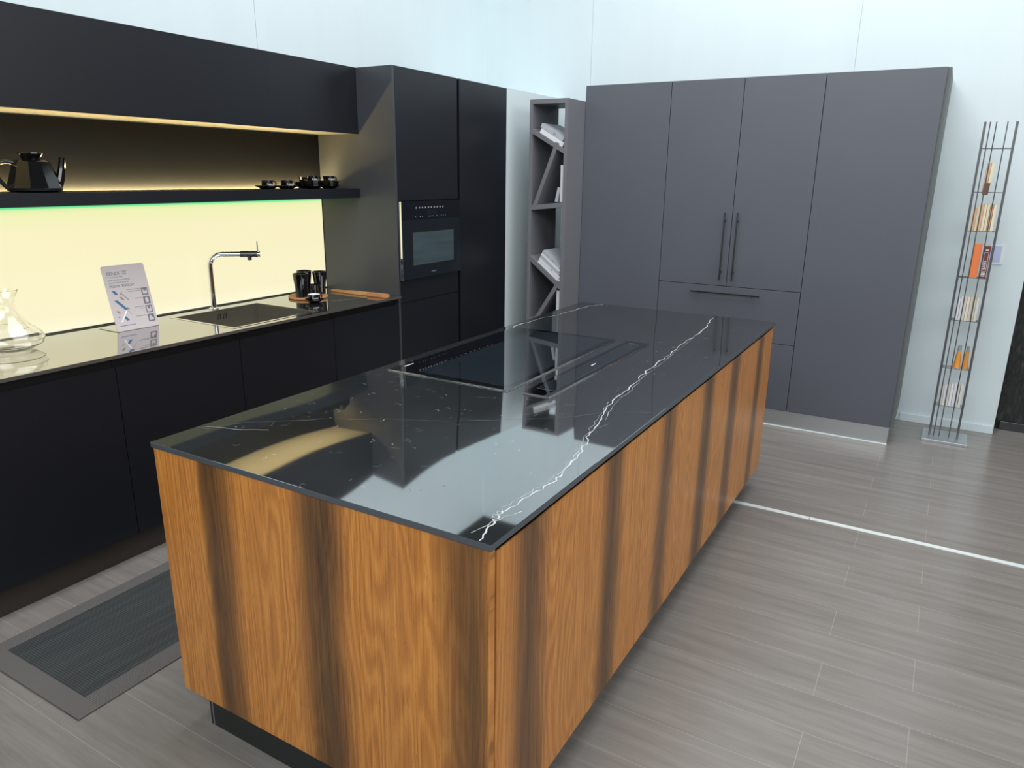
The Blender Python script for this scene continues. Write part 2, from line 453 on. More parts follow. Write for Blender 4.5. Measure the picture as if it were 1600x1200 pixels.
main = [(-0.027, 0.0), (-0.049, 0.086), (-0.052, 0.146), (-0.041, 0.273), (-0.035, 0.382), (-0.062, 0.565), (-0.101, 0.69), (-0.127, 0.841),
        (-0.167, 1.008), (-0.183, 1.219), (-0.213, 1.458), (-0.226, 1.716), (-0.245, 2.078), (-0.258, 2.362), (-0.30, 2.69)]
ZV = 0.92025
vein(mb, main, 0.0028, M['vein'], ZV, 0.0065, 7, 3)
vein(mb, [(x-0.012, y+0.01) for x, y in main[1:9]], 0.0009, M['vein'], ZV+0.0001, 0.006, 7, 8)
vein(mb, [(x+0.012, y) for x, y in main[7:13]], 0.0007, M['vein'], ZV+0.0001, 0.005, 7, 11)
vein(mb, [(-1.09, 0.14), (-1.0, 0.251), (-0.846, 0.383), (-0.685, 0.486), (-0.512, 0.575), (-0.293, 0.736), (-0.207, 0.826), (-0.126, 0.938), (-0.016, 0.985)], 0.0009, M['veinfaint'], ZV, 0.004, 8, 4)
vein(mb, [(-1.044, 1.70), (-1.044, 1.799), (-1.062, 1.953), (-1.057, 2.177), (-1.018, 2.357), (-1.004, 2.655), (-0.953, 2.75)], 0.003, M['vein'], ZV, 0.008, 5, 5)
vein(mb, [(-1.075, 0.16), (-0.98, 0.19), (-0.9, 0.234)], 0.0012, M['vein'], ZV, 0.003, 4, 6)
vein(mb, [(-0.06, 0.02), (-0.045, 0.10), (-0.02, 0.16)], 0.0015, M['vein'], ZV, 0.004, 5, 9)
rnd = random.Random(21)
for i in range(85):     # short loose flecks, denser at the near left end
    x = rnd.uniform(-1.05, -0.2); y = rnd.uniform(0.05, 0.9) if rnd.random() < .8 else rnd.uniform(0.9, 2.6)
    if y > 0.9 and -1.06 < x < -0.34: x = rnd.uniform(-0.33, -0.05)
    a = rnd.uniform(0, PI); l = rnd.uniform(0.004, 0.017)
    vein(mb, [(x, y), (x+l*math.cos(a), y+l*math.sin(a)), (x+1.6*l*math.cos(a+.6), y+1.6*l*math.sin(a+.6))], 0.0006, M['vein'] if i % 2 == 0 else M['veinfaint'], ZV, 0.0012, 3, i)
wt = mb.build('island_worktop')
setp(wt, 'glossy black marble slab with a white vein on top of the oak island', 'worktop')
rebase(wt, (0, 0, 0.9045))

# hob
hob = thing('induction_hob', 'wide black glass hob set in the island worktop', 'hob', (-0.78, 1.41, 0.9205))
bx(-1.0445, -0.5155, 0.932, 1.890, 0.9203, 0.9228, 0.001).build('steel_rim', M['steel'], hob)
bx(-1.042, -0.518, 0.9345, 1.8875, 0.9229, 0.9250, 0.001).build('glass_top', M['hobglass'], hob)
bx(-0.925, -0.545, 0.975, 1.862, 0.92505, 0.9252).build('cooking_zone', M['hobinner'], hob)
for i in range(16): bx(-0.937, -0.933, 0.99+i*0.034, 0.996+i*0.034, 0.9251, 0.9252).build('touch_mark', M['greyprint'], hob)
bx(-1.018, -1.013, 1.0, 1.055, 0.9251, 0.9252).build('logo_mark', M['white'], hob)
ex = thing('downdraft_extractor', 'long narrow black extractor strip beside the hob on the island', 'extractor', (-0.415, 1.42, 0.9205))
bx(-0.4695, -0.3605, 0.9435, 1.898, 0.9203, 0.9226, 0.001).build('steel_rim', M['steel'], ex)
bx(-0.4675, -0.3625, 0.9455, 1.896, 0.9227, 0.9250, 0.001).build('glass_frame', M['hobglass'], ex)
mb = MB()
for x0, x1, y0, y1 in ((-0.4485, -0.4472, 1.015, 1.83), (-0.3828, -0.3815, 1.015, 1.83), (-0.4472, -0.3828, 1.015, 1.017)): mb.box(x0, x1, y0, y1, 0.925, 0.9255)
mb.tube([(-0.4478+0.0328-0.0328*math.cos(a*PI/8), 1.83+0.026*math.sin(a*PI/8), 0.9252) for a in range(9)], 0.0006, 6)
mb.build('flap_outline', M['steel'], ex)
bx(-0.4465, -0.3835, 1.0175, 1.828, 0.9251, 0.9254).build('flap', M['hobinner'], ex)
bx(-0.419, -0.415, 1.40, 1.44, 0.9255, 0.9256).build('logo_mark', M['white'], ex)
MB().lathe([(0, 0.9258), (0.004, 0.9258), (0.004, 0.925), (0, 0.925)], -0.415, 1.80, 16).build('button', M['steel'], ex)

# ------------------------------------------------------------------ sink run
XD = -2.121; XC = -2.100; XW = -2.712; YT = 2.331
seams = [-1.32, -0.70, -0.09, 0.527, 1.14, 1.768, YT-0.001]
lab = ['black base cabinet under the sink counter, beyond the decanter at the frame edge', 'black base cabinet under the counter, far left end of the run',
       'black base cabinet under the counter, at the left edge of the photo below the decanter', 'black base cabinet below the info sign, between the decanter end and the sink',
       'black base cabinet directly under the steel sink', 'black base cabinet under the wooden tray, against the tall oven unit']
for i, (a, b) in enumerate(zip(seams, seams[1:])):
    t = thing('base_cabinet', lab[i], 'cabinet', (XD, (a+b)/2, 0), 'black base cabinets of the sink run')
    mb = MB(); mb.box(XW+0.02, XD-0.0215, a+0.001, a+0.018, 0.127, 0.905); mb.box(XW+0.02, XD-0.0215, b-0.018, b-0.001, 0.127, 0.905)
    mb.box(XW+0.02, XD-0.0215, a+0.018, b-0.018, 0.127, 0.145); mb.box(XW+0.002, XW+0.02, a+0.001, b-0.001, 0.127, 0.905)
    mb.build('carcass', M['void'], t)
    if i != 4: bx(XD-0.06, XD-0.0215, a+0.018, b-0.018, 0.80, 0.905).build('grip_channel', M['void'], t)
    else: bx(XD-0.0255, XD-0.0215, a+0.018, b-0.018, 0.80, 0.905).build('grip_channel', M['void'], t)
    mb = MB(); mb.prism([(XD-0.021, 0.845), (XD-0.003, 0.868), (XD, 0.868), (XD, 0.1255), (XD-0.021, 0.1255)], 'y', a+0.0013, b-0.0013, 0.0008)
    mb.build('door', M['black'], t)
setp(bx(XW+0.05, XD-0.05, -1.32, YT-0.002, 0, 0.1265).build('plinth', M['darkplinth']), 'dark brown plinth running along the floor below the black base cabinets', 'plinth')

# counter with sink cut-out (built as a frame of four slabs in one mesh)
SX0, SX1, SY0, SY1 = -2.605, -2.15, 1.14, 1.67
mb = MB()
z0, z1 = 0.906, 0.92
mb.box(XW+0.004, SX0, -1.32, YT-0.001, z0, z1, 0, M['stone2']); mb.box(SX1, XC, -1.32, YT-0.001, z0, z1, 0, M['stone2'])
mb.box(SX0, SX1, -1.32, SY0, z0, z1, 0, M['stone2']); mb.box(SX0, SX1, SY1, YT-0.001, z0, z1, 0, M['stone2'])
mb.box(XC, XC+0.0012, -1.32, YT-0.001, z0, z1-0.0003, 0, M['stoneedge2'])
vein(mb, [(-2.52, 1.80), (-2.43, 1.833), (-2.36, 1.90), (-2.30, 2.02)], 0.0011, M['vein'], 0.9203, 0.004, 4, 31)
vein(mb, [(-2.34, 1.93), (-2.282, 1.988), (-2.253, 2.204), (-2.22, 2.32)], 0.0014, M['vein'], 0.9203, 0.006, 5, 32)
vein(mb, [(-2.19, 1.50), (-2.17, 1.56), (-2.16, 1.60)], 0.0012, M['vein'], 0.9203, 0.004, 5, 33)
setp(mb.build('sink_worktop'), 'black marble worktop of the sink run with reflection of the glowing backsplash', 'worktop')

sk = thing('sink', 'square stainless steel sink basin let into the black worktop', 'sink', ((SX0+SX1)/2, (SY0+SY1)/2, 0.7))
mb = MB(); zb_, r = 0.72, 0.004
x0, x1, y0, y1 = SX0+0.0005, SX1-0.0005, SY0+0.0005, SY1-0.0005
mb.box(x0, x0+r, y0, y1, zb_, 0.9215); mb.box(x1-r, x1, y0, y1, zb_, 0.9215); mb.box(x0+r, x1-r, y0, y0+r, zb_, 0.9215); mb.box(x0+r, x1-r, y1-r, y1, zb_, 0.9215)
mb.box(x0, x1, y0, y1, zb_-0.004, zb_)
mb.build('basin', M['brushed'], sk)
mb = MB(); w_ = 0.012
mb.box(SX0-w_, SX1+w_, SY0-w_, SY0+0.001, 0.9202, 0.9218); mb.box(SX0-w_, SX1+w_, SY1-0.001, SY1+w_, 0.9202, 0.9218)
mb.box(SX0-w_, SX0+0.001, SY0, SY1, 0.9202, 0.9218); mb.box(SX1-0.001, SX1+w_, SY0, SY1, 0.9202, 0.9218)
mb.build('rim', M['steel'], sk)
mb = MB()
for k in (0, 1, 2, 4, 5, 6): mb.box(SX0+0.0043, SX0+0.0056, 1.395+k*0.0095, 1.399+k*0.0095, 0.868, 0.899)
mb.build('overflow_slots', M['void'], sk)
MB().lathe([(0, 0.7225), (0.04, 0.7225), (0.045, 0.7202), (0, 0.7202)], -2.38, 1.40, 32).build('drain', M['steel'], sk)

# faucet
fx, fy = -2.645, 1.415
fa = thing('kitchen_faucet', 'chrome kitchen faucet with a horizontal swivel spout behind the sink', 'faucet', (fx, fy, 0.92))
MB().lathe([(0, 0.9205), (0.026, 0.9205), (0.026, 0.926), (0.0185, 0.93), (0, 0.93)], fx, fy, 32).build('base_ring', M['chrome'], fa)
ang = math.atan2(1.574-fy, -2.45-fx); dx, dy = math.cos(ang), math.sin(ang); ln = math.hypot(1.574-fy, -2.45-fx)
pts = [(fx, fy, 0.93), (fx, fy, 1.04), (fx, fy, 1.145)]
for k in range(1, 9):
    a = k/8*PI/2; pts.append((fx+dx*0.065*(1-math.cos(a)), fy+dy*0.065*(1-math.cos(a)), 1.147+0.065*math.sin(a)))
pts.append((fx+dx*(ln-0.085), fy+dy*(ln-0.085), 1.212))
MB().tube(pts, 0.0145, 24).build('spout_pipe', M['chrome'], fa)
MB().tube([(fx+dx*(ln-0.09), fy+dy*(ln-0.09), 1.212), (fx+dx*ln, fy+dy*ln, 1.212)], 0.0165, 24).build('mixer_head', M['gunmetal'], fa)
MB().tube([(fx+dx*ln, fy+dy*ln, 1.212), (fx+dx*(ln+0.012), fy+dy*(ln+0.012), 1.212)], 0.0172, 24).build('end_cap', M['chrome'], fa)
MB().tube([(fx+dx*(ln-0.045), fy+dy*(ln-0.045), 1.20), (fx+dx*(ln-0.045), fy+dy*(ln-0.045), 1.181)], 0.011, 20).build('aerator', M['gunmetal'], fa)
MB().tube([(fx+dx*(ln-0.002), fy+dy*(ln-0.002), 1.225), (fx+dx*(ln-0.002), fy+dy*(ln-0.002), 1.28)], 0.0042, 12).build('lever', M['chrome'], fa)

# backsplash
bs = MB(); bs.box(XW-0.02, XW, -1.32, YT-0.004, 0.927, 1.486); bs.center = True
o = bs.build('luminous_backsplash', M['lumi']); setp(o, 'glowing cream backsplash panel between the black worktop and the wall shelf', 'backsplash')
setp(bx(XW-0.018, XW+0.004, -1.32, YT-0.003, 0.9205, 0.9265, 0.0008).build('backsplash_rail', M['gunmetal']), 'thin dark rail along the bottom of the glowing backsplash', 'rail')
setp(bx(XW-0.02, XW+0.001, YT-0.0035, YT-0.0005, 0.932, 1.486).build('backsplash_edge_profile', M['void']), 'thin black upright profile at the right end of the glowing backsplash', 'profile')

# shelf and niche
sh = thing('wall_shelf', 'long thin black shelf above the glowing backsplash carrying the black crockery', 'shelf', (-2.55, 0.5, 1.487))
mb = MB(); mb.prism([(XW+0.012, 1.490), (-2.393, 1.490), (-2.393, 1.543), (XW+0.045, 1.543), (XW+0.045, 1.514), (XW+0.012, 1.514)], 'y', -1.32, YT-0.001); mb.build('board', M['black'], sh)
bx(XW+0.014, XW+0.026, -1.32, YT-0.003, 1.5145, 1.533).build('light_strip', M['led'], sh)['label'] = 'warm glowing light strip'
bx(XW+0.001, XW+0.010, -1.32, YT-0.004, 1.4875, 1.4898).build('light_strip', M['ledgreen'], sh)['label'] = 'green glowing light strip'
setp(bx(XW-0.02, XW, -1.32, YT-0.001, 1.4870, 1.852).build('niche_back_panel', M['niche']), 'black back panel of the niche above the shelf, lit from below', 'panel')
XU = -2.387
for i, (a, b, l) in enumerate(((-1.32, 1.678, 'long black wall cabinet above the niche, left of the faint joint over the faucet'), (1.678, YT-0.001, 'black wall cabinet above the niche, next to the tall oven unit'))):
    t = thing('wall_cabinet', l, 'cabinet', (XU, (a+b)/2, 1.85), 'black wall cabinets')
    bx(XW-0.02, XU-0.0205, a+0.0005, b-0.0005, 1.862, 2.217).build('carcass', M['black'], t)
    bx(XU-0.02, XU, a+0.0002, b-0.0002, 1.8538, 2.2175).build('flap_door', M['black'], t)
    bx(XW-0.02, XU-0.0205, a+0.0005, b-0.0005, 1.856, 1.8618).build('underside', M['lightened'], t)['label'] = 'underside coloured pale as if lit by the strip'

# tall oven unit
t = thing('tall_oven_cabinet', 'tall black cabinet housing the oven at the end of the sink counter', 'cabinet', (XD, 2.65, 0))
bx(XW-0.02, XD-0.0005, YT, YT+0.019, 0.0, 2.2175, 0.0008).build('side_panel', M['blackside_lit'], t)
bx(XW-0.02, XD-0.024, YT+0.0195, 2.970, 0.127, 2.2165).build('carcass', M['black'], t)
y0, y1 = YT+0.0215, 2.969
bx(XD-0.021, XD, y0, y1, 1.4775, 2.2175, 0.001).build('door', M['black'], t)['label'] = 'upper door above the oven'
bx(XD-0.021, XD, y0, y1, 0.866, 1.0035, 0.001).build('drawer_front', M['black'], t)
bx(XD-0.021, XD, y0, y1, 0.1255, 0.863, 0.001).build('door', M['black'], t)['label'] = 'lower door below the oven'
bx(XW, XD-0.05, YT+0.0195, 2.970, 0.0, 0.1265).build('plinth', M['darkplinth'], t)
ov = thing('built_in_oven', 'black glass built-in oven with a control panel in the tall cabinet', 'oven', (XD, 2.66, 1.01))
bx(XD-0.0235, XD+0.0005, 2.343, 2.966, 1.008, 1.473).build('housing', M['ovenblack'], ov)
bx(XD+0.001, XD+0.022, 2.3505, 2.9665, 1.3655, 1.4735, 0.001).build('control_panel', M['ovenblack'], ov)
bx(XD+0.001, XD+0.022, 2.3505, 2.9665, 1.0075, 1.3625, 0.001).build('door', M['ovendoor'], ov)
bx(XD-0.002, XD+0.0245, 2.3475, 2.3503, 1.0075, 1.4735).build('side_edge', M['mirror'], ov)
bx(XD+0.0221, XD+0.0227, 2.43, 2.905, 1.072, 1.306, 0).build('window_frame', M['void'], ov)
bx(XD+0.0228, XD+0.0234, 2.455, 2.885, 1.090, 1.288).build('window', M['ovenwin'], ov)
bx(XD+0.0221, XD+0.0226, 2.60, 2.70, 1.392, 1.418).build('display', M['ovendoor'], ov)
for k in range(10): bx(XD+0.0221, XD+0.0226, 2.49+k*0.0305, 2.502+k*0.0305, 1.43, 1.439).build('control_icon', M['dimprint'], ov)
for k in (0, 2, 3, 6, 7, 8, 10, 12, 13, 14): bx(XD+0.0221, XD+0.0226, 2.485+k*0.022, 2.490+k*0.022, 1.379, 1.384).build('control_icon', M['dimprint'], ov)
bx(XD+0.0221, XD+0.0226, 2.64, 2.69, 1.035, 1.041).build('logo_mark', M['greyprint'], ov)
mb = MB(); mb.box(XD+0.001, XD+0.0228, 2.351, 2.9665, 1.3627, 1.3652); mb.build('door_gap_trim', M['gunmetal'], ov)
t = thing('tall_fridge_cabinet', 'tall black full-height door unit between the oven cabinet and the white panel', 'cabinet', (XD, 3.28, 0))
bx(XW-0.02, XD-0.024, 2.972, 3.585, 0.127, 2.2165).build('carcass', M['void'], t)
bx(XD-0.021, XD, 2.997, 3.587, 0.1255, 2.2175, 0.001).build('door', M['black'], t)
bx(XW, XD-0.05, 2.972, 3.585, 0.0, 0.1265).build('plinth', M['darkplinth'], t)

# ------------------------------------------------------------------ wardrobe wall of cabinets (back)
YW = 3.876; ZT = 2.241
def bar_handle(parent, p0, p1, inset=0.05):
    p0 = Vector(p0); p1 = Vector(p1); d = (p1-p0).normalized()
    mb = MB(); w = 0.0045
    lo = Vector((min(p0.x, p1.x)-w, p0.y-w, min(p0.z, p1.z)-w)); hi = Vector((max(p0.x, p1.x)+w, p0.y+w, max(p0.z, p1.z)+w))
    mb.box(lo.x, hi.x, lo.y, hi.y, lo.z, hi.z, 0.001)
    for q in (p0+d*inset, p1-d*inset): mb.box(q.x-w, q.x+w, q.y+w, YW-0.0002, q.z-w, q.z+w)
    return mb.build('handle', M['gunmetal'], parent)
def wcab(name, label, a, b):
    t = thing(name, label, 'cabinet', ((a+b)/2, YW, 0), 'anthracite tall cabinets')
    bx(a+0.002, b-0.002, YW+0.0215, YB-0.005, 0.116, ZT-0.002).build('carcass', M['void'], t)
    return t
wx = [-1.6425, -1.019, -0.5445, -0.063, 0.5645]
t = wcab('tall_cabinet', 'tall anthracite cabinet with one handleless door beside the open bookcase', wx[0], wx[1])
bx(wx[0], wx[1]-0.0018, YW, YW+0.021, 0.1158, ZT, 0.001).build('door', M['grey'], t)
t = wcab('tall_cabinet', 'tall anthracite cabinet with two bar-handled doors above drawers', wx[1], wx[3])
d = bx(wx[1]+0.0018, wx[2]-0.0018, YW, YW+0.021, 0.9245, ZT, 0.001).build('door', M['grey'], t)
bar_handle(d, (-0.5875, YW-0.032, 0.97), (-0.5875, YW-0.032, 1.408))
d = bx(wx[2]+0.0018, wx[3]-0.0018, YW, YW+0.021, 0.9245, ZT, 0.001).build('door', M['grey'], t)
bar_handle(d, (-0.5045, YW-0.032, 0.97), (-0.5045, YW-0.032, 1.408))
d = bx(wx[1]+0.0018, wx[3]-0.0018, YW, YW+0.021, 0.5695, 0.921, 0.001).build('drawer', M['grey'], t)
bar_handle(d, (-0.776, YW-0.032, 0.877), (-0.317, YW-0.032, 0.877))
bx(wx[1]+0.0018, wx[3]-0.0018, YW, YW+0.021, 0.1158, 0.5655, 0.001).build('drawer', M['grey'], t)
t = wcab('tall_cabinet', 'tall anthracite cabinet with one plain door at the right end, beside the white wall', wx[3], wx[4])
bx(wx[3]+0.0018, wx[4], YW, YW+0.021, 0.1158, ZT, 0.001).build('door', M['grey'], t)
bx(wx[4]-0.0015, wx[4]+0.02, YW+0.023, YB-0.002, 0.112, ZT, 0.001).build('side_panel', M['greyside'], t)
mb = MB(); mb.box(wx[0], wx[4]-0.003, YW+0.004, YB-0.01, 0.0, 0.1135); 
setp(mb.build('cabinet_plinth', M['alu']), 'brushed aluminium plinth on the floor below the anthracite cabinets', 'plinth')
setp(bx(wx[0], wx[4], YW-0.006, YW+0.0035, 0.0, 0.006, 0.001).build('floor_seal_strip', M['strip']), 'thin pale strip on the floor along the aluminium plinth', 'strip')

# ------------------------------------------------------------------ slanted bookcase
bc = thing('open_bookcase', 'narrow grey open bookcase with slanted shelves between the white panel and tall cabinets', 'bookcase', (-1.795, 3.8, 0))
BX0, BX1, BY0, BY1, BZ = -1.942, -1.645, 3.604, 4.0, 2.138
mb = MB(); th = 0.024
mb.box(BX0, BX0+th, BY0, BY1, 0, BZ, 0.001); mb.box(BX1-th, BX1, BY0, BY1, 0, BZ, 0.001)
mb.box(BX0+th, BX1-th, BY0, BY1, BZ-0.03, BZ); mb.box(BX0+th, BX1-th, BY0, BY1, 0.0, 0.04)
mb.build('frame', M['lacquer'], bc)
a, b = BX0+th, BX1-th
def slant(name, zl_t, zr_t, tk=0.03):
    mb = MB(); mb.prism([(a-0.001, zl_t-tk), (b+0.001, zr_t-tk), (b+0.001, zr_t), (a-0.001, zl_t)], 'y', BY0+0.0005, BY1-0.0005)
    o = mb.build(name, M['lacquer'], bc); return o
slant('slanted_shelf', 1.948, 1.812, 0.034)
slant('slanted_shelf', 1.425, 1.452, 0.034)
slant('slanted_shelf', 1.066, 0.875, 0.040)
slant('slanted_shelf', 0.600, 0.665, 0.034)
slant('slanted_shelf', 0.330, 0.180, 0.034)
def strut(xt_, zt_, xb_, zb2, w=0.028):
    d = Vector((xb_-xt_, zb2-zt_)); nrm = Vector((-d.y, d.x)).normalized()*w/2
    P = [(xt_+nrm.x, zt_+nrm.y), (xt_-nrm.x, zt_-nrm.y), (xb_-nrm.x, zb2-nrm.y), (xb_+nrm.x, zb2+nrm.y)]
    MB().prism(P, 'y', BY0+0.001, BY1-0.001).build('strut', M['lacquer'], bc)
strut(-1.722, 1.852, -1.897, 1.408)
strut(-1.678, 0.892, -1.862, 0.600)
strut(-1.85, 0.262, -1.78, 0.03)

def book(name, label, size, mtx, cover, pages=None, group=None, cat='book', spine_text=None):
    """size: thickness (x), depth (y), height (z); spine faces -y"""
    tx, ty, tz = size
    t = thing(name, label, cat, tuple(mtx.to_translation()), group)
    mb = MB(); c = 0.0016
    mb.box(-tx/2, -tx/2+c, 0, ty, 0, tz, 0, None, mtx); mb.box(tx/2-c, tx/2, 0, ty, 0, tz, 0, None, mtx)
    mb.box(-tx/2, tx/2, -0.0005, 0.0015, 0, tz, 0, None, mtx)
    mb.build('cover', cover, t)
    mb = MB(); mb.box(-tx/2+c, tx/2-c, 0.002, ty-0.003, 0.002, tz-0.003, 0, None, mtx)
    mb.build('pages', pages or M['page'], t)
    return t
M['page'] = mat('book_pages', (0.74, 0.72, 0.66), 0.7)
M['bwhite'] = mat('white_book', (0.78, 0.80, 0.82), 0.5)
M['bgrey'] = mat('pale_grey_book', (0.47, 0.50, 0.55), 0.5)
M['bcream'] = mat('cream_book', (0.80, 0.72, 0.52), 0.6)
M['bpeach'] = mat('peach_book', (0.80, 0.47, 0.26), 0.6)
M['borange'] = mat('orange_book', (0.85, 0.22, 0.07), 0.5)
M['bmaroon'] = mat('maroon_book', (0.16, 0.035, 0.03), 0.5)
M['bpale'] = mat('pale_book', (0.66, 0.64, 0.60), 0.6)
M['bbrown'] = mat('brown_book', (0.12, 0.07, 0.055), 0.5)
T = Matrix.Translation; Rm = Matrix.Rotation
# lying books: thickness axis becomes up
def lying(slope_a, off, length, thick, depth, cover, label, zsurf_at, group=None, txt=None):
    ca, sa = math.cos(slope_a), math.sin(slope_a)
    along = Vector((ca, 0, -sa)); up = Vector((sa, 0, ca)); yv = Vector((0, 1, 0))
    xr = b - 0.003 - sa*(off+thick)                 # lower right corner of the book on the shelf line
    base = Vector((xr, BY0+0.012, zsurf_at(xr)))
    o = base - along*length + up*(off + thick/2 + 0.0008)
    m = Matrix.Identity(4)
    for i in range(3):
        m[i][0] = up[i]; m[i][1] = yv[i]; m[i][2] = along[i]; m[i][3] = o[i]
    t = book('book', label, (thick, depth, length), m, cover, group=group)
    if txt:
        text_obj('spine_print', txt, thick*0.8, M['greyprint'], t, face_mtx(o + along*length*0.55 - yv*0.0012 - up*thick*0.3, along, up))
    return t
s1 = lambda x: 1.948 + (1.812-1.948)*(x-a)/(b-a); an1 = math.atan2(1.948-1.812, b-a)
lying(an1, 0.0, 0.205, 0.032, 0.28, M['bwhite'], 'white book lying on the top slanted shelf, lower of the two', s1, 'books lying on the top slanted shelf')
lying(an1, 0.034, 0.200, 0.030, 0.29, M['bgrey'], 'pale grey book with spine numerals lying on another on the top slanted shelf', s1, 'books lying on the top slanted shelf', '25')
s3 = lambda x: 1.066 + (0.875-1.066)*(x-a)/(b-a); an3 = math.atan2(1.066-0.875, b-a)
nm = ['bottom one', 'second from bottom', 'middle one', 'second from top', 'top one']
for i in range(5):
    lying(an3, 0.0195*i, 0.225-0.011*i, 0.0185, 0.27, (M['bwhite'], M['bgrey'])[i == 4 or i == 2], 'thin white book in the pile on the lower slanted shelf, %s' % nm[i], s3, 'pile of books on the lower slanted shelf', 'CF' if i in (1, 4) else None)
book('book', 'white book standing upright beside the long strut of the bookcase', (0.026, 0.22, 0.25), T((b-0.0155, BY0+0.02, 1.4535)), M['bwhite'], group='white books in the triangular compartment')
book('book', 'short grey book leaning below the taller one in the triangular compartment', (0.022, 0.20, 0.10), T((b-0.058, BY0+0.02, 1.4535)) @ Rm(math.radians(12), 4, 'Y'), M['bgrey'], group='white books in the triangular compartment')
book('book', 'white book standing below the short strut of the bookcase', (0.030, 0.22, 0.16), T((b-0.018, BY0+0.02, 0.6665)), M['bwhite'])

# ------------------------------------------------------------------ slender metal rack with books
rk = thing('metal_book_rack', 'tall slender steel rod bookstand on a square base against the white wall', 'bookstand', (0.88, 4.21, 0))
bx(0.752, 1.010, 4.088, 4.335, 0.0, 0.018, 0.002).build('base_plate', M['alu'], rk)
M['rod'] = mat('grey_steel_rod', (0.14, 0.145, 0.15), 0.35, 0.7)
for x in (0.793, 0.951): bx(x-0.0065, x+0.0065, 4.194, 4.207, 0.0185, 1.966, 0.001).build('upright', M['rod'], rk)
for x, y in ((0.818, 4.187), (0.849, 4.187), (0.904, 4.187)): MB().tube([(x, y, 0.0185), (x, y, 1.966)], 0.003, 8).build('rod', M['rod'], rk)
SZ = [0.225, 0.476, 0.787, 1.056, 1.338, 1.566, 1.817]
RY0, RY1 = 4.1935, 4.265
for i, z in enumerate(SZ):
    mb = MB(); x0, x1 = 0.7995, 0.9445
    if i == 6: mb.tube([(x0, 4.20, z), (x1, 4.20, z)], 0.0035, 8)
    else:
        for y in (RY0, (RY0+RY1)/2, RY1): mb.tube([(x0, y, z), (x1, y, z)], 0.0022, 8)
        for x in (x0+0.002, (x0+x1)/2, x1-0.002): mb.tube([(x, RY0, z), (x, RY1, z)], 0.002, 8)
    mb.build('crossbar' if i == 6 else 'wire_shelf', M['rod'], rk)
def rack_books(z, specs, group, fmt):
    for i, (x, th_, h, mt, tilt, lab_) in enumerate(specs):
        m = T((x, RY0+0.003, z+0.0026 + abs(math.sin(math.radians(tilt)))*th_/2)) @ Rm(math.radians(tilt), 4, 'Y')
        book('book', lab_, (th_, 0.065, h), m, M[mt], group=group)
od = ['leftmost', 'second from the left', 'third from the left', 'fourth from the left', 'fifth from the left', 'sixth from the left', 'seventh from the left', 'rightmost']
rack_books(SZ[5], [(0.848, 0.018, 0.165, 'bpeach', 1.5, 'peach book standing on the highest wire shelf, left of the two'), (0.868, 0.016, 0.17, 'bcream', 1.5, 'cream-edged book standing on the highest wire shelf, right of the two')], 'books on the highest wire shelf', '')
t = book('book', 'small dark brown book hanging forward low on the highest wire shelf', (0.030, 0.012, 0.070), T((0.855, 4.1705, 1.552)) @ Rm(math.radians(3), 4, 'Y'), M['bbrown'])
rack_books(SZ[4], [(0.808+0.0162*i, 0.0138, (0.15, 0.135, 0.152, 0.156, 0.158, 0.157, 0.158, 0.157)[i], ('bpale', 'bpeach', 'bcream', 'bpeach', 'bcream', 'bcream', 'bpeach', 'bcream')[i], 0, 'slim tan book on the second highest wire shelf, %s' % od[i]) for i in range(8)], 'slim tan books on the second highest wire shelf', '')
rack_books(SZ[3], [(0.872, 0.044, 0.205, 'borange', 0, 'thick orange book next to the maroon one on the steel bookstand'), (0.9215, 0.036, 0.195, 'bmaroon', 0, 'maroon book with white spine lettering on the steel bookstand')], 'large books on the third wire shelf', '')
mar = [o for o in COL.objects if o.get('label', '').startswith('maroon')][0]
mb = MB()
yy = RY0+0.001
for x0, x1, z0_, z1_ in ((0.910, 0.9115, 1.10, 1.215), (0.9325, 0.934, 1.10, 1.215), (0.910, 0.934, 1.100, 1.1018), (0.910, 0.934, 1.2135, 1.215), (0.914, 0.930, 1.226, 1.231), (0.911, 0.932, 1.088, 1.093), (0.911, 0.932, 1.079, 1.084), (0.911, 0.932, 1.070, 1.074)): mb.box(x0, x1, yy, yy+0.0008, z0_, z1_)
mb.build('spine_border', M['white'], mar)
text_obj('spine_lettering', 'BABEL', 0.020, M['white'], mar, face_mtx((0.9275, yy-0.0002, 1.112), (0, 0, 1), (-1, 0, 0)))
rack_books(SZ[2], [(0.825+0.0165*i, 0.0145, (0.135, 0.150, 0.152, 0.150, 0.155, 0.152, 0.150)[i], ('bwhite', 'bwhite', 'bpale', 'bcream', 'bpale', 'bcream', 'bpale')[i], 0, 'slim pale book on the fourth wire shelf, %s' % (od[i] if i < 6 else 'rightmost')) for i in range(7)], 'slim pale books on the fourth wire shelf', '')
rack_books(SZ[0], [(0.822+0.0175*i, 0.0145, (0.145, 0.14, 0.15, 0.148, 0.15, 0.14, 0.155)[i], ('bpale', 'bwhite', 'bpale', 'bwhite', 'bwhite', 'bpale', 'bpale')[i], 0, 'worn pale book on the lowest wire shelf, %s' % (od[i] if i < 6 else 'rightmost')) for i in range(7)], 'worn pale books on the lowest wire shelf', '')
M['vorange'] = mat('orange_glaze', (0.86, 0.36, 0.06), 0.4); M['vgrey'] = mat('grey_neck', (0.34, 0.37, 0.38), 0.5)
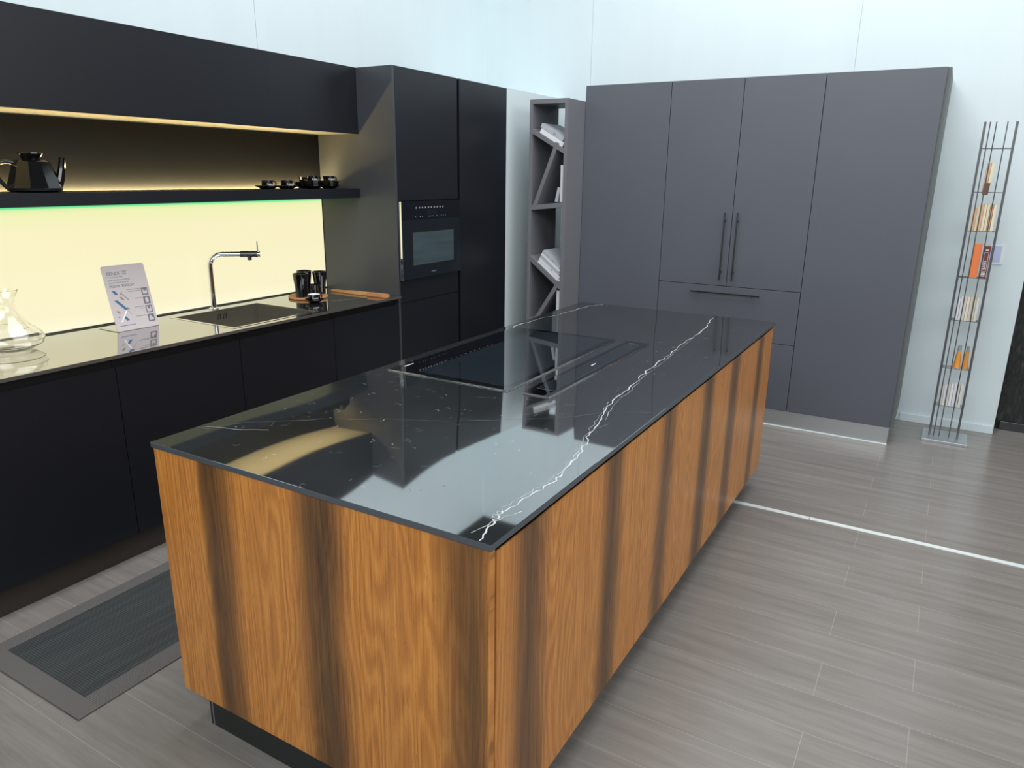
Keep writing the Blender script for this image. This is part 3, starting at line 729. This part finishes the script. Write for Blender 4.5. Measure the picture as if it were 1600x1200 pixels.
for x, r1, l in ((0.876, 0.024, 'wider orange tapered vase with grey neck on the steel bookstand'), (0.922, 0.019, 'slimmer orange tapered vase with grey neck beside the right upright of the bookstand')):
    t = thing('tapered_vase', l, 'vase', (x, 4.235, SZ[1]+0.0025))
    zz = SZ[1]+0.0025
    MB().lathe([(0, zz), (r1, zz), (r1*0.82, zz+0.02), (r1*0.62, zz+0.07), (r1*0.5, zz+0.11), (0, zz+0.11)], x, 4.235, 24).build('body', M['vorange'], t)
    MB().lathe([(r1*0.49, zz+0.1102), (r1*0.42, zz+0.145), (0, zz+0.145)], x, 4.235, 24).build('neck', M['vgrey'], t)

nt = thing('wall_notice', 'small pale lavender notice in a clear holder on the white wall beside the bookstand', 'notice', (0.985, YB, 1.13))
bx(0.945, 1.028, YB-0.0055, YB-0.003, 1.120, 1.245, 0.0005).build('holder', M['bwhite'], nt)
bx(0.948, 1.012, YB-0.0065, YB-0.0056, 1.134, 1.236).build('paper', M['notice'], nt)

# ------------------------------------------------------------------ floor mat
mt = thing('kitchen_mat', 'dark grey woven runner mat with a lighter border on the floor before the sink run', 'mat', (-1.69, 0.5, 0))
mt.rotation_euler = (0, 0, 0)
rot = T((-1.383, -0.176, 0)) @ Rm(math.radians(0.4), 4, 'Z') @ Matrix.Diagonal((1.02, 1, 1, 1))
mx = lambda *a_: MB().box(*a_, 0.0015, None, rot)
mx(-0.60+0.062, -0.080, 0.068, 1.42, 0.0005, 0.005).build('woven_field', M['weave'], mt)
for a0, a1 in ((-0.60, -0.5385), (-0.0795, 0.0)): mx(a0, a1, 0, 1.49, 0.0005, 0.007).build('side_border', M['border'], mt)
for a0, a1 in ((0.0, 0.0685), (1.4195, 1.49)): mx(-0.599, -0.001, a0, a1, 0.0004, 0.0076).build('end_border', M['borderplain'], mt)

# ------------------------------------------------------------------ info sign
sg = thing('info_sign', 'slanted A4 info sign on a clear foot standing on the sink worktop', 'sign', (-2.5, 0.885, 0.9205))
bot = Vector((-2.497, 0.781, 0.922)); up = (Vector((-2.564, 0.781, 1.214)) - bot); hh = up.length; up.normalize(); ux = Vector((0, 1, 0)); nz = ux.cross(up)
FM = face_mtx(bot, ux, up); WW = 0.207
def rr(w, h, r, x=0, y=0, seg=6):
    P = []
    for cx, cy, a0 in ((w-r, r, -90), (w-r, h-r, 0), (r, h-r, 90), (r, r, 180)):
        for k in range(seg+1):
            a_ = math.radians(a0 + 90*k/seg); P.append((x+cx+r*math.cos(a_), y+cy+r*math.sin(a_)))
    return P
MB().prism(rr(WW, hh, 0.01), 'z', -0.003, 0.0, 0, None, FM).build('card', M['card'], sg)
mb = MB(); mb.box(-2.64, -2.4985, 0.781, 0.988, 0.9206, 0.9226, 0.0006); mb.build('foot', M['acrylic'], sg)
def st(body, size, x, y, m, align='LEFT'): 
    text_obj('sign_text', body, size, m, sg, FM @ T((x, y, 0.0004)), align)
st('FENIX', 0.024, 0.018, hh-0.045, M['greyprint']); st('NTM', 0.010, 0.093, hh-0.034, M['greyprint']); st('NTA', 0.010, 0.093, hh-0.0445, M['greyprint'])
st('Surfaces for Interior Design', 0.0065, 0.018, hh-0.055, M['dimprint'])
st('INNOVATIVE MATERIALS', 0.0095, 0.018, hh-0.070, M['dimprint']); st('FOR INTERIOR DESIGN', 0.0095, 0.018, hh-0.082, M['dimprint'])
st('PLEASE TOUCH!', 0.0165, 0.018, hh-0.1, M['greyprint'])
for y, tt in ((hh-0.118, ('Low light reflectivity', 'extremely opaque')), (hh-0.162, ('Soft touch',)), (hh-0.202, ('Anti-fingerprint', 'surface')), (hh-0.245, ('Thermal healing',))):
    for k, s_ in enumerate(tt): st(s_, 0.0078, 0.158, y-k*0.009, M['dimprint'], 'RIGHT')
mb = MB()
def quad(mb_, pts, m_=None, z=0.0004): mb_.prism(pts, 'z', 0.0001, z, 0, m_, FM)
ic = MB()
for y in (hh-0.150, hh-0.192, hh-0.234, hh-0.276): quad(ic, [(0.163, y), (0.195, y), (0.195, y+0.035), (0.163, y+0.035)])
ic.build('icon_square', M['greyprint'], sg)
ic = MB()
y = hh-0.150; quad(ic, [(0.168, y+0.006), (0.190, y+0.006), (0.191, y+0.030), (0.184, y+0.020), (0.178, y+0.020), (0.169, y+0.030)], None, 0.0007)
y = hh-0.192; quad(ic, [(0.179+0.008*math.cos(k*PI/8), y+0.0175+0.0135*math.sin(k*PI/8)) for k in range(16)], None, 0.0007)
y = hh-0.234; quad(ic, [(0.168, y+0.005), (0.190, y+0.005), (0.190, y+0.030), (0.185, y+0.030), (0.183, y+0.018), (0.175, y+0.018), (0.173, y+0.030), (0.168, y+0.030)], None, 0.0007)
y = hh-0.276; quad(ic, [(0.169, y+0.006), (0.189, y+0.006), (0.190, y+0.018), (0.181, y+0.020), (0.179, y+0.030), (0.174, y+0.028), (0.169, y+0.018)], None, 0.0007)
ic.build('icon_figure', M['card'], sg)
def bar(name, x0, y0, x1, y1, w, m_):
    mb_ = MB(); quad(mb_, [(x0, y0), (x0+w, y0), (x1+w, y1), (x1, y1)]); mb_.build(name, m_, sg)
bar('blue_mark', 0.022, hh-0.114, 0.034, hh-0.133, 0.015, M['blueprint'])
bar('blue_mark', 0.022, hh-0.158, 0.062, hh-0.205, 0.016, M['blueprint'])
bar('blue_mark', 0.046, hh-0.236, 0.058, hh-0.255, 0.014, M['blueprint'])
bar('blue_mark', 0.020, hh-0.232, 0.025, hh-0.238, 0.006, M['blueprint'])
bar('taupe_mark', 0.048, hh-0.145, 0.060, hh-0.160, 0.013, M['taupeprint'])
bar('taupe_mark', 0.018, hh-0.206, 0.028, hh-0.219, 0.012, M['taupeprint'])
bar('dark_mark', 0.060, hh-0.128, 0.090, hh-0.162, 0.003, M['darkprint'])
bar('dark_mark', 0.056, hh-0.134, 0.068, hh-0.124, 0.003, M['darkprint'])
bar('dark_mark', 0.066, hh-0.205, 0.074, hh-0.196, 0.004, M['darkprint'])
bar('dark_mark', 0.082, hh-0.205, 0.074, hh-0.196, 0.004, M['darkprint'])
bar('taupe_mark', 0.072, hh-0.208, 0.090, hh-0.232, 0.0018, M['taupeprint'])
bar('rose_mark', 0.034, hh-0.140, 0.066, hh-0.176, 0.005, M['roseprint'])
bar('pale_mark', 0.030, hh-0.258, 0.064, hh-0.210, 0.007, M['white'])
st('www.fenixforinteriors.com', 0.007, 0.018, 0.022, M['blueprint'])

# ------------------------------------------------------------------ crockery
ZS = 1.5437
def cup_set(loc, label, group, inner=False, s=1.0, h=0.039, r=0.034, handle_dir=(0.35, 1)):
    x, y, z = loc
    t = thing('espresso_cup', label, 'cup', loc, group)
    prof = [(0, z), (r*0.72, z), (r*0.86, z+h*0.35), (r, z+h), (r*0.94, z+h), (r*0.80, z+h*0.4), (r*0.6, z+0.005), (0, z+0.005)]
    MB().lathe(prof, x, y, 32).build('bowl', M['ceramic'], t)
    if inner: MB().lathe([(r*0.925, z+h-0.0006), (r*0.79, z+h*0.4), (r*0.58, z+0.0055), (0, z+0.0055)], x, y, 32).build('white_glaze', M['whitecer'], t)['label'] = 'white glazed inside'
    d = Vector((handle_dir[0], handle_dir[1], 0)).normalized(); b0 = Vector((x, y, z))
    pts = [b0 + d*(r*0.93) + Vector((0, 0, h*0.85)), b0 + d*(r*1.25) + Vector((0, 0, h*0.82)), b0 + d*(r*1.42) + Vector((0, 0, h*0.58)), b0 + d*(r*1.28) + Vector((0, 0, h*0.3)), b0 + d*(r*0.84) + Vector((0, 0, h*0.22))]
    MB().tube(pts, 0.0035, 8).build('handle', M['ceramic'], t)
    return t
def logo(t, r, h, ang, size=0.013, body='Cuban'):
    """white script mark wrapped flat on the cup side facing the room"""
    x, y, z = t.location; d = Vector((math.cos(ang), math.sin(ang), 0)); side = Vector((-d.y, d.x, 0))
    text_obj('logo_mark', body, size, M['white'], t, face_mtx(Vector((x, y, z+h*0.42)) + d*(r*0.955) - side*0.0, side, (0, 0, 1)) , 'CENTER')
def saucer(loc, label, group, r=0.064):
    x, y, z = loc
    return setp(MB().lathe([(0, z), (r*0.50, z), (r*0.56, z+0.002), (r, z+0.0175), (r*0.98, z+0.019), (r*0.6, z+0.006), (0, z+0.006)], x, y, 40).build('saucer', M['ceramic']), label, 'saucer', group)
aC = math.radians(-40)
for y, lb in ((1.717, 'first from the left'), (1.853, 'second from the left')):
    saucer((-2.50, y, ZS), 'black saucer on the wall shelf holding a single cup, %s' % lb, 'saucers with single cups')
    c = cup_set((-2.50, y, ZS+0.0066), 'black espresso cup on its own saucer on the wall shelf, %s' % lb, 'single espresso cups on the shelf', handle_dir=(0.5, 1))
    logo(c, 0.034, 0.039, aC+0.45)
for (sx, sy, nn, lb) in ((-2.49, 2.04, 4, 'front stack'), (-2.49, 2.172, 4, 'right stack beside the oven cabinet'), (-2.598, 2.085, 3, 'stack at the back of the shelf')):
    for k in range(nn):
        saucer((sx, sy, ZS+k*0.0085), 'black saucer in the %s on the wall shelf, %s' % (lb, ['lowest', 'second lowest', 'third lowest', 'topmost'][k] if nn == 4 else ['lowest', 'middle', 'topmost'][k]), 'stacked black saucers')
    c = cup_set((sx, sy, ZS+(nn-1)*0.0085+0.0066), 'black espresso cup on top of the %s of saucers' % lb, 'espresso cups on saucer stacks', handle_dir=(0.5, 1))
    logo(c, 0.034, 0.039, aC+0.35)

# teapot (ten sided body)
tp = thing('teapot', 'large faceted glossy black teapot at the left end of the wall shelf', 'teapot', (-2.53, 0.543, ZS))
cx, cy = -2.53, 0.543
MB().lathe([(0, ZS), (0.088, ZS), (0.098, ZS+0.006), (0.100, ZS+0.016), (0.066, ZS+0.118), (0.055, ZS+0.124), (0, ZS+0.124)], cx, cy, 10, smooth=False).build('body', M['ceramic'], tp)
MB().lathe([(0.030, ZS+0.1245), (0.034, ZS+0.132), (0.046, ZS+0.149), (0.044, ZS+0.153), (0.036, ZS+0.149), (0.0, ZS+0.146)], cx, cy, 28).build('lid', M['ceramic'], tp)
dd = Vector((0.25, 1, 0)).normalized()
P0 = Vector((cx, cy, ZS))
MB().tube([P0+dd*0.082+Vector((0, 0, 0.022)), P0+dd*0.096+Vector((0, 0, 0.055)), P0+dd*0.106+Vector((0, 0, 0.095)), P0+dd*0.113+Vector((0, 0, 0.136))], [0.019, 0.017, 0.0145, 0.0125], 10).build('spout', M['ceramic'], tp)
MB().tube([P0-dd*0.062+Vector((0, 0, 0.112)), P0-dd*0.085+Vector((0, 0, 0.118)), P0-dd*0.12+Vector((0, 0, 0.112)), P0-dd*0.137+Vector((0, 0, 0.094)), P0-dd*0.132+Vector((0, 0, 0.070)), P0-dd*0.112+Vector((0, 0, 0.036)), P0-dd*0.094+Vector((0, 0, 0.012))], [0.008, 0.0085, 0.0085, 0.0085, 0.008, 0.0075, 0.007], 12).build('handle', M['ceramic'], tp)

# round tray with tumblers
TX, TY, TZ = -2.512, 1.972, 0.9205
tr = setp(MB().lathe([(0, TZ), (0.108, TZ), (0.114, TZ+0.004), (0.114, TZ+0.011), (0.110, TZ+0.015), (0, TZ+0.015)], TX, TY, 48).build('round_tray', M['cork']), 'round cork-coloured wooden tray on the worktop under the black tumblers', 'tray')
def tumbler(x, y, r0, r1, h, label, grp=None):
    z = TZ+0.0155
    t = thing('tumbler', label, 'tumbler', (x, y, z), grp)
    MB().lathe([(0, z), (r0, z), (r0*1.02, z+0.01), (r0*1.08, z+h*0.4), (r1*0.92, z+h*0.75), (r1, z+h), (r1-0.003, z+h), (r1*0.88, z+h*0.72), (r0*1.0, z+h*0.4), (r0*0.9, z+0.006), (0, z+0.006)], x, y, 36).build('body', M['ceramic'], t)
    return t
tumbler(-2.49, 1.899, 0.032, 0.044, 0.135, 'tall black tumbler at the left front of the round tray', 'tall black tumblers')
tumbler(-2.570, 2.005, 0.032, 0.044, 0.135, 'tall black tumbler at the back of the round tray', 'tall black tumblers')
tumbler(-2.495, 2.055, 0.031, 0.042, 0.132, 'tall black tumbler at the right of the round tray', 'tall black tumblers')
tumbler(-2.437, 1.945, 0.026, 0.030, 0.072, 'short black tumbler in front of the tall ones on the round tray')
saucer((-2.362, 1.872, 0.9208), 'black saucer on the worktop in front of the round tray', None, 0.055)
c = cup_set((-2.362, 1.872, 0.9274), 'black espresso cup with white inside in front of the round tray', None, True, h=0.040, r=0.037, handle_dir=(0.2, 1))
logo(c, 0.037, 0.040, aC+0.1, 0.013)

# wooden utensils
ang_ = math.radians(3)
mm = T((-2.565, 2.222, 0.9208)) @ Rm(math.radians(4), 4, 'Z')
P = [(0, -0.010), (0.05, -0.012), (0.10, -0.012), (0.135, -0.030), (0.29, -0.032), (0.30, -0.02), (0.30, 0.03), (0.135, 0.032), (0.10, 0.014), (0.05, 0.012), (0, 0.010)]
setp(MB().prism(P, 'z', 0, 0.013, 0.003, None, mm).build('serving_board', M['oak']), 'wooden serving board with a narrow handle lying by the oven cabinet side', 'board')
mm = T((-2.262, 2.222, 0.9208)) @ Rm(math.radians(2), 4, 'Z')
P = [(0, -0.022), (0.12, -0.026), (0.145, -0.015), (0.150, 0.0), (0.145, 0.018), (0.12, 0.028), (0, 0.026)]
M['oak2'] = mat('reddish_oak', (0.46, 0.20, 0.075), 0.45)
setp(MB().prism(P, 'z', 0, 0.019, 0.004, None, mm).build('wooden_block', M['oak2']), 'small rounded wooden block at the right end of the serving board', 'block')

# decanter
cx, cy, z = -2.525, 0.345, 0.9207
prof_o = [(0, z), (0.05, z), (0.08, z+0.006), (0.116, z+0.026), (0.125, z+0.048), (0.116, z+0.070), (0.086, z+0.096), (0.062, z+0.125), (0.043, z+0.160), (0.038, z+0.190), (0.042, z+0.215), (0.054, z+0.238), (0.057, z+0.246)]
prof_i = [(0.0550, z+0.2465), (0.051, z+0.238), (0.0395, z+0.215), (0.0355, z+0.190), (0.0405, z+0.160), (0.0595, z+0.126), (0.0845, z+0.0975), (0.1135, z+0.0700), (0.1222, z+0.048), (0.1138, z+0.029), (0.08, z+0.010), (0.0, z+0.006)]
setp(MB().lathe(prof_o+prof_i, cx, cy, 64).build('glass_decanter', M['glass']), 'wide-bottomed clear glass decanter on the worktop at the left edge', 'decanter')

# ------------------------------------------------------------------ smoothing
for o in COL.objects:
    if o.type == 'MESH' and o.data.polygons and any(p.use_smooth for p in o.data.polygons):
        try: o.data.set_sharp_from_angle(angle=math.radians(35))
        except Exception: pass

# ------------------------------------------------------------------ lights
def area(name, loc, size, power, color, target=None, rot=None):
    l = bpy.data.lights.new(name, 'AREA'); l.shape = 'RECTANGLE'; l.size, l.size_y = size; l.energy = power; l.color = color
    o = bpy.data.objects.new(name, l); COL.objects.link(o); o.location = loc
    d = Vector(target) - Vector(loc) if target else Vector((0, 0, -1))
    o.rotation_euler = d.to_track_quat('-Z', 'Y').to_euler(); return o
area('hall_light', (5.2, 0.6, 4.3), (5, 3.5), 190, (0.96, 0.98, 1.0), (-1.0, 1.6, 1.2))
area('hall_light', (0.8, -3.0, 4.6), (6, 3), 290, (0.96, 0.98, 1.0), (0.0, 3.0, 0.6))
area('hall_light', (-0.2, 1.9, 4.85), (3.5, 4), 210, (0.96, 0.98, 1.0), None)
wd = bpy.data.worlds.new('hall'); SC.world = wd; wd.use_nodes = True
bg = wd.node_tree.nodes['Background']; bg.inputs[0].default_value = (0.86, 0.90, 0.93, 1); bg.inputs[1].default_value = 0.42

# ------------------------------------------------------------------ camera
cam = bpy.data.cameras.new('camera'); co = bpy.data.objects.new('camera', cam); COL.objects.link(co)
r_ = Vector((0.86181847, 0.50707662, 0.01192615)); u_ = Vector((-0.1500387, 0.23240148, 0.9609776)); d_ = Vector((-0.48451761, 0.82997763, -0.276369))
mw = Matrix.Identity(4)
for i in range(3): mw[i][0] = r_[i]; mw[i][1] = u_[i]; mw[i][2] = -d_[i]; mw[i][3] = (0.6973, -1.1173, 1.6341)[i]
co.matrix_world = mw
cam.sensor_fit = 'HORIZONTAL'; cam.sensor_width = 36.0; cam.lens = 36.0*1136.8/1600
cam.clip_start = 0.05; cam.clip_end = 100
SC.camera = co
SC.view_settings.view_transform = 'Standard'; SC.view_settings.look = 'None'
SC.view_settings.exposure = 0.0; SC.view_settings.gamma = 1.0; SC.view_settings.use_curve_mapping = False
